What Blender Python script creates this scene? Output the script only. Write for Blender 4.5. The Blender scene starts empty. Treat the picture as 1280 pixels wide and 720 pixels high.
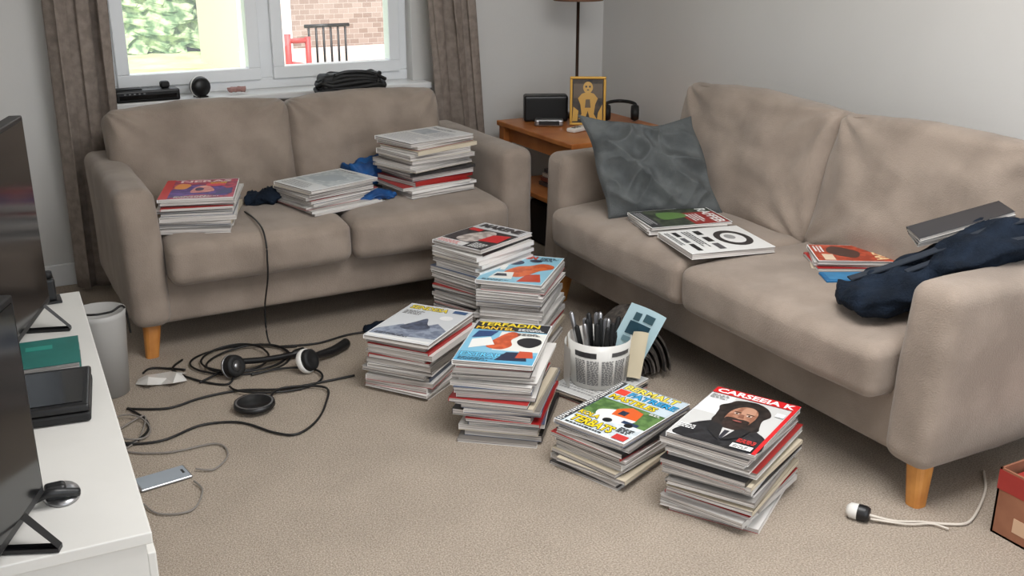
import bpy, bmesh, math, random
from mathutils import Vector, Matrix, noise
random.seed(7)
S=bpy.context.scene
COL=bpy.context.collection
def lin(c):
    return tuple(((x/255)/12.92 if x/255<=.04045 else ((x/255+.055)/1.055)**2.4) for x in c)
# ---------------------------------------------------------------- materials
MC={}
def mat(name,rgb,rough=.5,metal=0,var=0,vscale=8,bump=0,bscale=60,rgb2=None,spec=.5,sheen=0,det=4,lo=.35,hi=.65,coat=0):
    if name in MC: return MC[name]
    m=bpy.data.materials.new(name);m.use_nodes=True;nt=m.node_tree;b=nt.nodes['Principled BSDF']
    c=lin(rgb)
    b.inputs['Base Color'].default_value=(*c,1);b.inputs['Roughness'].default_value=rough
    b.inputs['Metallic'].default_value=metal;b.inputs['Specular IOR Level'].default_value=spec
    b.inputs['Coat Weight'].default_value=coat
    if sheen: b.inputs['Sheen Weight'].default_value=sheen;b.inputs['Sheen Roughness'].default_value=.5
    tc=nt.nodes.new('ShaderNodeTexCoord')
    if rgb2 or var:
        n=nt.nodes.new('ShaderNodeTexNoise');n.inputs['Scale'].default_value=vscale;n.inputs['Detail'].default_value=det
        nt.links.new(tc.outputs['Object'],n.inputs['Vector'])
        r=nt.nodes.new('ShaderNodeValToRGB')
        c2=lin(rgb2) if rgb2 else tuple(max(0,x*(1-var)) for x in c)
        r.color_ramp.elements[0].position=lo;r.color_ramp.elements[1].position=hi
        r.color_ramp.elements[0].color=(*c2,1);r.color_ramp.elements[1].color=(*c,1)
        nt.links.new(n.outputs['Fac'],r.inputs['Fac']);nt.links.new(r.outputs['Color'],b.inputs['Base Color'])
    if bump:
        n2=nt.nodes.new('ShaderNodeTexNoise');n2.inputs['Scale'].default_value=bscale;n2.inputs['Detail'].default_value=3
        nt.links.new(tc.outputs['Object'],n2.inputs['Vector'])
        bp=nt.nodes.new('ShaderNodeBump');bp.inputs['Strength'].default_value=bump;bp.inputs['Distance'].default_value=.01
        nt.links.new(n2.outputs['Fac'],bp.inputs['Height']);nt.links.new(bp.outputs['Normal'],b.inputs['Normal'])
    MC[name]=m;return m
def mottle(m,scale,lo,hi):
    nt=m.node_tree;b=nt.nodes['Principled BSDF'];src=b.inputs['Base Color'].links[0].from_socket
    tc=nt.nodes.new('ShaderNodeTexCoord');n=nt.nodes.new('ShaderNodeTexNoise');n.inputs['Scale'].default_value=scale;n.inputs['Detail'].default_value=3
    mr=nt.nodes.new('ShaderNodeMapRange');mr.inputs[1].default_value=.3;mr.inputs[2].default_value=.7;mr.inputs[3].default_value=lo;mr.inputs[4].default_value=hi
    vm=nt.nodes.new('ShaderNodeVectorMath');vm.operation='SCALE'
    nt.links.new(tc.outputs['Object'],n.inputs['Vector']);nt.links.new(n.outputs['Fac'],mr.inputs[0]);nt.links.new(src,vm.inputs[0]);nt.links.new(mr.outputs[0],vm.inputs['Scale']);nt.links.new(vm.outputs[0],b.inputs['Base Color'])
def ink(rgb):
    if len(rgb)==6:
        return mat('photo_%02x%02x%02x_%02x%02x%02x'%tuple(rgb),rgb[:3],rough=.32,rgb2=rgb[3:],vscale=38,det=3,lo=.42,hi=.58)
    return mat('print_%02x%02x%02x'%tuple(rgb),rgb,rough=.32)
def pages_mat():
    m=bpy.data.materials.new('magazine_pages');m.use_nodes=True;nt=m.node_tree;b=nt.nodes['Principled BSDF']
    tc=nt.nodes.new('ShaderNodeTexCoord');mp=nt.nodes.new('ShaderNodeMapping');mp.inputs['Scale'].default_value=(3,3,420)
    n=nt.nodes.new('ShaderNodeTexNoise');n.inputs['Scale'].default_value=1;n.inputs['Detail'].default_value=2
    r=nt.nodes.new('ShaderNodeValToRGB');r.color_ramp.elements[0].position=.3;r.color_ramp.elements[1].position=.58
    r.color_ramp.elements[0].color=(*lin((100,94,90)),1);r.color_ramp.elements[1].color=(*lin((210,204,199)),1)
    nt.links.new(tc.outputs['Object'],mp.inputs[0]);nt.links.new(mp.outputs[0],n.inputs['Vector'])
    nt.links.new(n.outputs['Fac'],r.inputs['Fac']);nt.links.new(r.outputs[0],b.inputs['Base Color']);b.inputs['Roughness'].default_value=.8
    return m
PAGES=pages_mat()
M_sofa=mat('sofa_suede',(152,138,126),.9,rgb2=(135,122,111),vscale=6,bump=.3,bscale=240,spec=.1,sheen=.2,det=10,lo=.38,hi=.62)
M_carpet=mat('carpet_pile',(206,192,176),.95,rgb2=(156,142,128),vscale=210,bump=.9,bscale=300,spec=.1,det=3,lo=.32,hi=.68)
mottle(M_carpet,5,.94,1.05)
M_wall=mat('wall_paint',(212,210,207),.9,var=.03,vscale=2,bump=.04,bscale=90,spec=.2)
M_ceil=mat('ceiling_paint',(235,233,230),.9,var=.02,bump=.03)
M_trim=mat('white_gloss_trim',(232,232,232),.35,var=.02)
M_upvc=mat('white_upvc',(238,240,242),.3,var=.02)
M_curt=mat('curtain_fabric',(150,138,129),.9,rgb2=(130,119,111),vscale=30,bump=.3,bscale=300,spec=.1)
M_leg=mat('light_oak_leg',(206,142,72),.45,rgb2=(180,115,52),vscale=12)
M_tab=mat('orange_pine',(190,120,64),.4,rgb2=(164,94,44),vscale=7)
M_blk=mat('black_plastic',(18,18,20),.4,var=.2)
M_blkm=mat('black_rubber',(14,14,15),.65,var=.2)
M_scr=mat('screen_glass',(8,9,12),.12,var=.1,spec=.6)
M_met=mat('brushed_metal',(170,170,172),.3,metal=.9,var=.1)
M_cab=mat('cabinet_white',(216,214,209),.4,var=.03)
M_wire=mat('black_cable',(16,15,15),.5,var=.1)
M_wirew=mat('white_cable',(205,196,184),.5,var=.1)
M_navy=mat('navy_cloth',(27,37,51),.85,rgb2=(16,23,33),vscale=14,bump=.5,bscale=150,spec=.15)
M_blue=mat('blue_cloth',(20,86,150),.6,rgb2=(12,56,108),vscale=14)
M_cush=mat('slate_cushion',(96,99,99),.9,rgb2=(79,82,83),vscale=12,bump=.5,bscale=260,spec=.12)
M_white=mat('white_plastic',(225,223,218),.35,var=.03)
M_card=mat('cardboard',(150,100,74),.8,rgb2=(128,80,58),vscale=9)

class MB:
    def __init__(s): s.V=[];s.F=[];s.I=[];s.S=[];s.M=[]
    def mi(s,m):
        if m not in s.M: s.M.append(m)
        return s.M.index(m)
    def add(s,V,F,m,T=None,smooth=False):
        o=len(s.V);T=T or Matrix()
        s.V+=[tuple(T@Vector(v)) for v in V];k=s.mi(m)
        for f in F: s.F.append([i+o for i in f]);s.I.append(k);s.S.append(smooth)
    def box(s,x0,x1,y0,y1,z0,z1,m,T=None,bev=0):
        bm=bmesh.new();bmesh.ops.create_cube(bm,size=1)
        for v in bm.verts: v.co=Vector(((x0+x1)/2+v.co.x*(x1-x0),(y0+y1)/2+v.co.y*(y1-y0),(z0+z1)/2+v.co.z*(z1-z0)))
        if bev: bmesh.ops.bevel(bm,geom=bm.edges[:],offset=bev,segments=3,affect='EDGES',profile=.5)
        s.bm(bm,m,T,False)
    def bm(s,bm,m,T=None,smooth=False):
        bm.verts.ensure_lookup_table();bm.verts.index_update()
        s.add([v.co.copy() for v in bm.verts],[[v.index for v in f.verts] for f in bm.faces],m,T,smooth);bm.free()
    def lathe(s,prof,m,T=None,n=32,smooth=True):
        V=[];F=[]
        for (r,z) in prof:
            for i in range(n): a=2*math.pi*i/n;V.append((r*math.cos(a),r*math.sin(a),z))
        for j in range(len(prof)-1):
            for i in range(n):
                F.append([j*n+i,j*n+(i+1)%n,(j+1)*n+(i+1)%n,(j+1)*n+i])
        s.add(V,F,m,T,smooth)
    def tube(s,P,r,m,n=8,T=None,closed=False):
        P=[Vector(p) for p in P];V=[];F=[];N=len(P)
        up=Vector((0,0,1))
        for i,p in enumerate(P):
            a=P[(i-1)%N] if closed else P[max(i-1,0)];b=P[(i+1)%N] if closed else P[min(i+1,N-1)]
            d=(b-a)
            if d.length<1e-9:d=Vector((1,0,0))
            d.normalize();x=d.cross(up)
            if x.length<.15:x=d.cross(Vector((0,1,0)))
            x.normalize();y=x.cross(d)
            rr=r(i/(N-1)) if callable(r) else r
            for k in range(n):
                t=2*math.pi*k/n;V.append(p+x*math.cos(t)*rr+y*math.sin(t)*rr)
        for i in range(N if closed else N-1):
            j=(i+1)%N
            for k in range(n): F.append([i*n+k,i*n+(k+1)%n,j*n+(k+1)%n,j*n+k])
        if not closed: F.append(list(range(n))[::-1]);F.append([(N-1)*n+k for k in range(n)])
        s.add(V,F,m,T,True)
    def ribbon(s,P,wv,th,m):
        P=[Vector(p) for p in P];wv=Vector(wv);V=[];F=[]
        for p in P: V+=[p-wv,p+wv,p+wv+Vector((0,0,th)),p-wv+Vector((0,0,th))]
        for i in range(len(P)-1):
            for k in range(4):F.append([i*4+k,i*4+(k+1)%4,i*4+4+(k+1)%4,i*4+4+k])
        F+=[[0,1,2,3],[len(V)-4,len(V)-3,len(V)-2,len(V)-1]]
        s.add(V,F,m,None,False)
    def obj(s,name,parent=None,T=None):
        me=bpy.data.meshes.new(name);me.from_pydata(s.V,[],s.F)
        for m in s.M: me.materials.append(m)
        for i,p in enumerate(me.polygons): p.material_index=s.I[i];p.use_smooth=s.S[i]
        me.update();bm=bmesh.new();bm.from_mesh(me);bmesh.ops.recalc_face_normals(bm,faces=bm.faces[:])
        bm.to_mesh(me);bm.free()
        o=bpy.data.objects.new(name,me);COL.objects.link(o)
        if T is not None:o.matrix_world=T
        if parent:o.parent=parent
        return o
def empty(name,T=None):
    o=bpy.data.objects.new(name,None);COL.objects.link(o)
    if T is not None:o.matrix_world=T
    return o
def TR(x=0,y=0,z=0,rz=0,rx=0,ry=0):
    return Matrix.Translation((x,y,z))@Matrix.Rotation(math.radians(rz),4,'Z')@Matrix.Rotation(math.radians(ry),4,'Y')@Matrix.Rotation(math.radians(rx),4,'X')
def spline(P,k=8,closed=False):
    P=[Vector(p) for p in P];out=[];N=len(P)
    for i in range(N if closed else N-1):
        if closed:a,b,c,d=P[i-1],P[i],P[(i+1)%N],P[(i+2)%N]
        else:a,b,c,d=P[max(i-1,0)],P[i],P[i+1],P[min(i+2,N-1)]
        for j in range(k):
            t=j/k;out.append(.5*((2*b)+(c-a)*t+(2*a-5*b+4*c-d)*t*t+(3*b-a-3*c+d)*t**3))
    if not closed: out.append(P[-1])
    return out
def puff(mb,c,h,r,m,T=None,pf=(0,0,0),ns=.004,nf=6,N=20,seed=0,shape=None):
    bm=bmesh.new();bmesh.ops.create_cube(bm,size=2)
    bmesh.ops.subdivide_edges(bm,edges=bm.edges[:],cuts=N-1,use_grid_fill=True)
    h=Vector(h);c=Vector(c)
    for v in bm.verts:
        p=Vector([math.copysign(abs(math.sin(a*math.pi/2))**.85,a) for a in v.co]);q=Vector([p[i]*h[i] for i in range(3)])
        inn=Vector([max(-(h[i]-r),min(h[i]-r,q[i])) for i in range(3)])
        d=q-inn
        if d.length>1e-6: q=inn+d.normalized()*r
        u=[q[i]/h[i] for i in range(3)]
        for i in range(3):
            j,k=(i+1)%3,(i+2)%3
            q[i]+=pf[i]*u[i]*max(0,1-u[j]**2)**.7*max(0,1-u[k]**2)**.7
        if shape: q=shape(q,u)
        if ns:
            n=noise.noise((q+Vector((seed*3.1,seed,0)))*nf);n2=noise.noise((q+Vector((seed,5,seed)))*nf*2.6)
            nn=q.normalized();q+=nn*(n*ns+n2*ns*.5)
        v.co=q+c
    mb.bm(bm,m,T,True)

# ---------------------------------------------------------------- room
XL,XR,YB,YF,ZC=-.25,3.17,4.85,-1.0,2.4
WX0,WX1,WZ0,WZ1=.62,2.05,.80,2.1
mb=MB();mb.box(XL-.2,XR+.2,YF,YB+.25,-.1,0,M_carpet);mb.obj('floor')
mb=MB();mb.box(XL-.2,XR+.2,YF,YB+.25,ZC,ZC+.1,M_ceil);mb.obj('ceiling')
mb=MB()
mb.box(XL-.2,WX0,YB,YB+.25,0,ZC,M_wall);mb.box(WX1,XR+.2,YB,YB+.25,0,ZC,M_wall)
mb.box(WX0,WX1,YB,YB+.25,0,WZ0-.03,M_wall);mb.box(WX0,WX1,YB,YB+.25,WZ1,ZC,M_wall);mb.obj('wall_back')
mb=MB();mb.box(XR,XR+.2,YF,YB,0,ZC,M_wall);mb.obj('wall_right')
mb=MB();mb.box(XL-.2,XL,YF,YB,0,ZC,M_wall);mb.obj('wall_left')
mb=MB();mb.box(XL,XR,YB-.018,YB,0,.1,M_trim,bev=.004);mb.obj('baseboard_back')
mb=MB();mb.box(XR-.018,XR,YF,YB-.018,0,.1,M_trim,bev=.004);mb.obj('baseboard_right')
mb=MB();mb.box(XL,XL+.018,YF,YB-.018,0,.1,M_trim,bev=.004);mb.obj('baseboard_left')
mb=MB();mb.box(WX0-.06,WX1+.06,YB-.10,YB+.10,WZ0-.03,WZ0,M_trim,bev=.006);mb.obj('trim_sill')
mb=MB();y0,y1=YB+.07,YB+.14
def frame(mb,x0,x1,z0,z1,t,y0,y1,m):
    mb.box(x0,x1,y0,y1,z0,z0+t,m,bev=.004);mb.box(x0,x1,y0,y1,z1-t,z1,m,bev=.004)
    mb.box(x0,x0+t,y0,y1,z0+t,z1-t,m,bev=.004);mb.box(x1-t,x1,y0,y1,z0+t,z1-t,m,bev=.004)
frame(mb,WX0,WX1,WZ0,WZ1,.05,y0,y1,M_upvc)
xm=(WX0+WX1)/2
mb.box(xm-.035,xm+.035,y0,y1,WZ0+.05,WZ1-.05,M_upvc,bev=.004)
frame(mb,WX0+.045,xm-.03,WZ0+.045,WZ1-.045,.055,y0-.022,y1-.02,M_upvc)
frame(mb,xm+.03,WX1-.045,WZ0+.045,WZ1-.045,.055,y0-.022,y1-.02,M_upvc)
mb.box(xm-.08,xm-.055,y0-.05,y0-.022,1.25,1.37,M_upvc,bev=.005)
W=mb.obj('window_1')
gm=bpy.data.materials.new('window_glass');gm.use_nodes=True;nt=gm.node_tree
nt.nodes.remove(nt.nodes['Principled BSDF']);tr=nt.nodes.new('ShaderNodeBsdfTransparent');gl=nt.nodes.new('ShaderNodeBsdfGlossy');gl.inputs['Roughness'].default_value=.02
mx=nt.nodes.new('ShaderNodeMixShader');mx.inputs[0].default_value=.06
nt.links.new(tr.outputs[0],mx.inputs[1]);nt.links.new(gl.outputs[0],mx.inputs[2]);nt.links.new(mx.outputs[0],nt.nodes['Material Output'].inputs['Surface'])
mb=MB();mb.box(WX0+.09,xm-.07,y0+.01,y0+.014,WZ0+.09,WZ1-.09,gm);mb.box(xm+.07,WX1-.09,y0+.01,y0+.014,WZ0+.09,WZ1-.09,gm);mb.obj('glass',W)
def curtain(name,xt,xb,y,folds,seed):
    mb=MB();nx,nz=110,30;V=[];F=[]
    for j in range(nz+1):
        tz=j/nz;z=.02+tz*2.22;s=1-tz
        for i in range(nx+1):
            u=i/nx
            x0=xb[0]*s+xt[0]*tz;x1=xb[1]*s+xt[1]*tz
            ph=u*folds*2*math.pi+seed+.6*math.sin(u*5+seed)
            a=.032*(.8+.4*math.sin(u*9+seed*2))*(.75+.35*s)
            V.append((x0+(x1-x0)*u+.012*math.sin(2*ph+tz*2),y+a*math.sin(ph+.35*math.sin(tz*4+u*3)),z))
    for j in range(nz):
        for i in range(nx): F.append([j*(nx+1)+i,j*(nx+1)+i+1,(j+1)*(nx+1)+i+1,(j+1)*(nx+1)+i])
    mb.add(V,F,M_curt,None,True);o=mb.obj(name)
    md=o.modifiers.new('s','SOLIDIFY');md.thickness=.004
curtain('curtain',(.41,.64),(.37,.60),4.70,3,0.4)
curtain('curtain',(2.0,2.27),(2.16,2.42),4.70,3,2.1)
mb=MB();mb.tube([(.15,4.70,2.27),(2.6,4.70,2.27)],.012,M_met);mb.lathe([(0,-.03),(.025,-.02),(.025,.02),(0,.03)],M_met,TR(.14,4.70,2.27,ry=90));mb.lathe([(0,-.03),(.025,-.02),(.025,.02),(0,.03)],M_met,TR(2.61,4.70,2.27,ry=90))
for x in (.25,1.33,2.5): mb.box(x-.01,x+.01,4.70,4.85,2.262,2.278,M_met)
mb.obj('curtain_rod')
# ---------------------------------------------------------------- exterior
mb=MB();mb.box(-25,30,YB+.3,45,-.6,-.5,mat('lawn_grass',(192,203,152),.9,rgb2=(160,178,120),vscale=3,bump=.4,bscale=20));mb.obj('lawn')
mb=MB();mb.box(2.75,12,10,14.9,-.5,-.48,mat('paving',(236,228,216),.8,var=.1,vscale=3));mb.obj('paved_path')
M_hedge=mat('hedge_leaves',(186,204,158),.8,rgb2=(92,122,80),vscale=7,bump=1,bscale=14,det=12,lo=.4,hi=.6)
mb=MB()
bm=bmesh.new();bmesh.ops.create_cube(bm,size=2);bmesh.ops.subdivide_edges(bm,edges=bm.edges[:],cuts=90,use_grid_fill=True)
for v in bm.verts:
    c=v.co.copy();q=Vector((c.x*7-2.5,20.2+c.y*1.1,1.32+c.z*1.8));n=noise.noise(q*1.6)*.3+noise.noise(q*4.5)*.2+noise.noise(q*10)*.16
    v.co=q+c.normalized()*n
    v.co.z=max(v.co.z,-.499)
mb.bm(bm,M_hedge,None,False);mb.obj('hedge')
bk=bpy.data.materials.new('brick_wall');bk.use_nodes=True;nt=bk.node_tree;b=nt.nodes['Principled BSDF'];b.inputs['Roughness'].default_value=.9
tc=nt.nodes.new('ShaderNodeTexCoord');mp=nt.nodes.new('ShaderNodeMapping');mp.inputs['Rotation'].default_value=(math.radians(90),0,0)
br=nt.nodes.new('ShaderNodeTexBrick');br.inputs['Scale'].default_value=3.4;br.inputs['Mortar Size'].default_value=.012;br.inputs['Color1'].default_value=(*lin((156,138,128)),1);br.inputs['Color2'].default_value=(*lin((132,112,102)),1);br.inputs['Mortar'].default_value=(*lin((170,160,152)),1)
nt.links.new(tc.outputs['Object'],mp.inputs[0]);nt.links.new(mp.outputs[0],br.inputs['Vector']);nt.links.new(br.outputs[0],b.inputs['Base Color'])
M_render=mat('pale_render',(214,194,184),.9,var=.06,vscale=1)
mb=MB();mb.box(4.45,14,15.05,18.0,-.5,5,bk)
mb.box(3.72,4.45,15,17.6,-.5,5,M_render)
mb.box(4.36,4.47,14.95,15.06,-.5,5,M_upvc)
mb.box(3.70,14,14.97,15.06,-.5,-.1,M_render)
mb.box(6.9,7.8,14.98,15.05,.9,2.4,M_upvc);mb.box(6.98,7.72,14.95,14.99,.98,2.3,M_scr)
mb.obj('neighbour_house')
M_red=mat('faded_red_metal',(176,74,72),.5,var=.1)
mb=MB()
for i in range(6):
    x=3.85+i*.09;mb.tube([(x,12.2,-.48),(x,12.2,.45)],.014,M_blk)
mb.tube([(3.8,12.2,.45),(4.35,12.2,.45)],.022,M_blk)
mb.tube([(3.56,12.1,-.48),(3.56,12.1,.38)],.04,M_red);mb.tube([(3.80,12.1,-.48),(3.80,12.1,.34)],.035,M_red);mb.tube([(3.56,12.1,.3),(3.82,12.1,.3)],.03,M_red);mb.tube([(3.56,12.1,.05),(3.82,12.1,.0)],.025,M_red)
mb.obj('garden_railing')

# ---------------------------------------------------------------- sofas
def sofa(name,Wd,T,seed,arm=.14,bz=.64,bh=.235,boff=0):
    root=empty(name,T)
    mb=MB()
    puff(mb,(Wd/2,.43,.23),(Wd/2-.03,.40,.105),.025,M_sofa,ns=.002,seed=seed);mb.obj('base_frame',root)
    mb=MB()
    def sh(q,u):
        if u[2]>0:q.y+=.03*u[2]*(1 if u[1]>0 else .3)
        return q
    puff(mb,(Wd/2+boff*.5,.80,.42),(Wd/2-.10,.06,.29),.04,M_sofa,ns=.003,seed=seed+1,shape=sh);mb.obj('back_frame',root)
    for k,(x,n) in enumerate(((arm/2,'arm_left'),(Wd-arm/2,'arm_right'))):
        mb=MB()
        sx=-1 if k==0 else 1
        def sa(q,u,sx=sx):
            if u[2]>0:q.x+=sx*.012*u[2]
            if u[1]<0: q.y+=-.012*u[1]*u[2]
            return q
        puff(mb,(x,.425,.385),(arm/2,.425,.257),.045,M_sofa,ns=.004,seed=seed+2+k,shape=sa,pf=(.006,0,.004),N=28)
        mb.obj(n,root)
    iw=(Wd-2*arm)/2
    for k in range(2):
        cx=arm+iw*(k+.5)
        mb=MB()
        def ss(q,u,seed=seed+k):
            up=max(0,u[2])
            if u[1]<0: q.z-=.014*u[1]**2*up
            if u[1]<-.2: q.z+=.0028*math.sin(u[0]*17+seed+1.5*math.sin(u[0]*5))*min(1,(-u[1]-.2)*2)*up
            return q
        puff(mb,(cx,.27,.372),(iw/2-.003,.335,.085),.042,M_sofa,ns=.006,nf=5,seed=seed+5+k,pf=(.0,.01,.016),shape=ss,N=40)
        mb.obj('seat_cushion_%d'%(k+1),root)
        mb=MB()
        ex=.02 if (k==0 and boff) else 0
        R=Matrix.Translation((cx+boff-ex,.615,bz))@Matrix.Rotation(math.radians(-15),4,'X')
        def sb(q,u,seed=seed+k):
            q.z+=.008*math.cos(u[0]*math.pi)*max(0,u[2])
            fr=max(0,-u[1])
            q.y-=.02*max(0,1-u[0]**2)*max(0,-u[2])*fr
            if u[1]<0:
                for (cx_,cz_) in ((-1,1),(1,1),(-1,-1),(1,-1)):
                    dx,dz=u[0]-cx_,(u[2]-cz_)*.8;rr=math.hypot(dx,dz);an=math.atan2(dz,dx)
                    q.y+=.011*fr*math.exp(-rr*1.4)*min(1,rr*3)*math.sin(an*11+seed+cx_)
                q.y+=.014*fr*(.35-abs(noise.noise(Vector((u[0]*2.2+seed+u[2],u[2]*1.6-u[0]*.7,seed)))))*max(0,1-u[0]**2)*max(0,1-u[2]**2)*2
            return q
        puff(mb,(0,0,0),(iw/2+.002+ex,.085,bh),.048,M_sofa,T=R,ns=.007,nf=5.5,seed=seed+9+k,pf=(.004,.035,.008),shape=sb,N=50)
        loop=[];hx,hz=iw/2-.014+ex,bh-.016
        for t in range(72):
            a=2*math.pi*t/72;ca,sa_=math.cos(a),math.sin(a)
            loop.append((hx*math.copysign(abs(ca)**.22,ca),-.069,hz*math.copysign(abs(sa_)**.22,sa_)))
        mb.tube(loop,.0035,M_sofa,closed=True,T=R)
        mb.obj('back_cushion_%d'%(k+1),root)
    mb=MB()
    for (x,y,dx,dy) in ((.075,.07,-.015,-.015),(Wd-.075,.07,.015,-.015),(.1,.78,-.02,.02),(Wd-.1,.78,.02,.02)):
        n=16;P=[(.034,.14),(.024,0)];V=[]
        for (r,z) in P:
            for i in range(n): a=2*math.pi*i/n;V.append((x+(dx if z==0 else 0)+r*math.copysign(abs(math.cos(a))**.7,math.cos(a)),y+(dy if z==0 else 0)+r*math.copysign(abs(math.sin(a))**.7,math.sin(a)),z))
        F=[[i,(i+1)%n,n+(i+1)%n,n+i] for i in range(n)]+[list(range(n,2*n)),list(range(n))]
        mb.add(V,F,M_leg,None,False)
    mb.obj('legs',root)
    return root
sofa('two_seat_sofa',1.66,TR(.46,3.745,0),1,.14,.613,.222,-.035)
sofa('three_seat_sofa',2.04,TR(2.13,3.68,0,rz=-90),30,.155,.655,.255)

# ---------------------------------------------------------------- magazines
TMC={}
def text_mesh(s,bold=.02):
    if (s,bold) in TMC: return TMC[(s,bold)]
    cu=bpy.data.curves.new('t','FONT');cu.body=s;cu.offset=bold;cu.size=1;cu.resolution_u=2
    o=bpy.data.objects.new('t',cu);COL.objects.link(o);bpy.context.view_layer.update()
    me=bpy.data.meshes.new_from_object(o.evaluated_get(bpy.context.evaluated_depsgraph_get()))
    V=[v.co.copy() for v in me.vertices];F=[list(p.vertices) for p in me.polygons]
    bpy.data.objects.remove(o);bpy.data.meshes.remove(me);TMC[(s,bold)]=(V,F);return V,F
def cover(mb,T,w,l,z,des):
    k=0
    for d in des:
        k+=1;zz=z+.00012*k
        P=lambda u,v:((u-.5)*w,(v-.5)*l,zz)
        if d[0]=='r':
            _,u0,v0,u1,v1,c=d;mb.add([P(u0,v0),P(u1,v0),P(u1,v1),P(u0,v1)],[[0,1,2,3]],ink(c),T)
        elif d[0]=='p':
            mb.add([P(*q) for q in d[1]],[list(range(len(d[1])))],ink(d[2]),T)
        elif d[0]=='s':
            pts=spline([(x,y,0) for x,y in d[1]],5,True)
            mb.add([P(q.x,q.y) for q in pts],[list(range(len(pts)))],ink(d[2]),T)
        elif d[0]=='e':
            _,cu,cv,ru,rv,c=d;n=24
            mb.add([P(cu+ru*math.cos(2*math.pi*i/n),cv+rv*math.sin(2*math.pi*i/n)) for i in range(n)],[list(range(n))],ink(c),T)
        elif d[0] in('t','T'):
            _,s,u0,v0,u1,v1,c=d
            jobs=[(.03,c,0)] if d[0]=='t' else [(.075,(20,20,22),0),(.03,c,.0001)]
            V0,_f=text_mesh(s,.03)
            ax=min(v.x for v in V0);bx=max(v.x for v in V0);ay=min(v.y for v in V0);by=max(v.y for v in V0)
            for (b_,cc,dz) in jobs:
                V,F=text_mesh(s,b_)
                zz=z+.00012*k+dz*.6
                mb.add([((u0+(u1-u0)*(v.x-ax)/(bx-ax)-.5)*w,(v0+(v1-v0)*(v.y-ay)/(by-ay)-.5)*l,zz) for v in V],F,ink(cc),T)
        elif d[0]=='l':
            _,u0,v0,u1,v1,n,c=d
            for i in range(n):
                va=v0+(v1-v0)*i/n;u=u0;end=u0+(u1-u0)*random.uniform(.7,1)
                while u<end-.005:
                    wd=random.uniform(.02,.07);ue=min(end,u+wd)
                    mb.add([P(u,va),P(ue,va),P(ue,va+(v1-v0)/n*.55),P(u,va+(v1-v0)/n*.55)],[[0,1,2,3]],ink(c),T);u=ue+.012
CC=[(228,225,221)]*8+[(200,197,193)]*5+[(150,146,142)]*2+[(60,58,58),(30,30,32),(158,46,44),(206,194,172),(120,115,110),(74,88,112)]
def mag(mb,T,w,l,th,c1,c2):
    c=.0007
    mb.box(-w/2,w/2,-l/2,l/2,0,c,ink(c2),T)
    mb.box(-w/2+.001,w/2-.002,-l/2+.002,l/2-.002,c,th-c,PAGES,T)
    mb.box(-w/2,w/2,-l/2,l/2,th-c,th,ink(c1),T)
    mb.box(-w/2-.0006,-w/2+.001,-l/2,l/2,0,th,ink(c1),T)
def stack(name,cx,cy,ang,z0,z1,n,des,w=.25,l=.345,base=(255,255,255),jit=.012,jr=4,lean=(0,0),spread=0,accent=()):
    mb=MB();ths=[random.uniform(.6,1.4) for _ in range(n)];ths[-1]=1;k=(z1-z0)/sum(ths);z=0
    for i,t in enumerate(ths):
        th=t*k;f=1-(i/(max(n-1,1)))
        top=i==n-1
        dx=(0 if top else random.uniform(-jit,jit)*(1+spread*f))+lean[0]*f
        dy=(0 if top else random.uniform(-jit,jit)*(1+spread*f))+lean[1]*f
        a=0 if top else random.uniform(-jr,jr)*(1+spread*f*.5)
        flip=180 if (random.random()<.4 and not top) else 0
        T=Matrix.Translation((0,0,z))@TR(dx,dy,0,rz=a+flip)
        ww=w*random.uniform(.94,1.02) if not top else w;ll=l*random.uniform(.94,1.02) if not top else l
        c1=random.choice(CC);c2=random.choice(CC)
        if i in accent:c1=(176,40,40)
        if top:c1=base
        mag(mb,T,ww,ll,th-.0005,c1,c2)
        if top: cover(mb,T,w,l,th-.0005,des)
        z+=th
    return mb.obj(name,None,TR(cx,cy,z0,rz=ang-90))
WH=(240,240,238);BK=(22,22,24);RD=(206,30,36);YE=(242,214,40)
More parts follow.
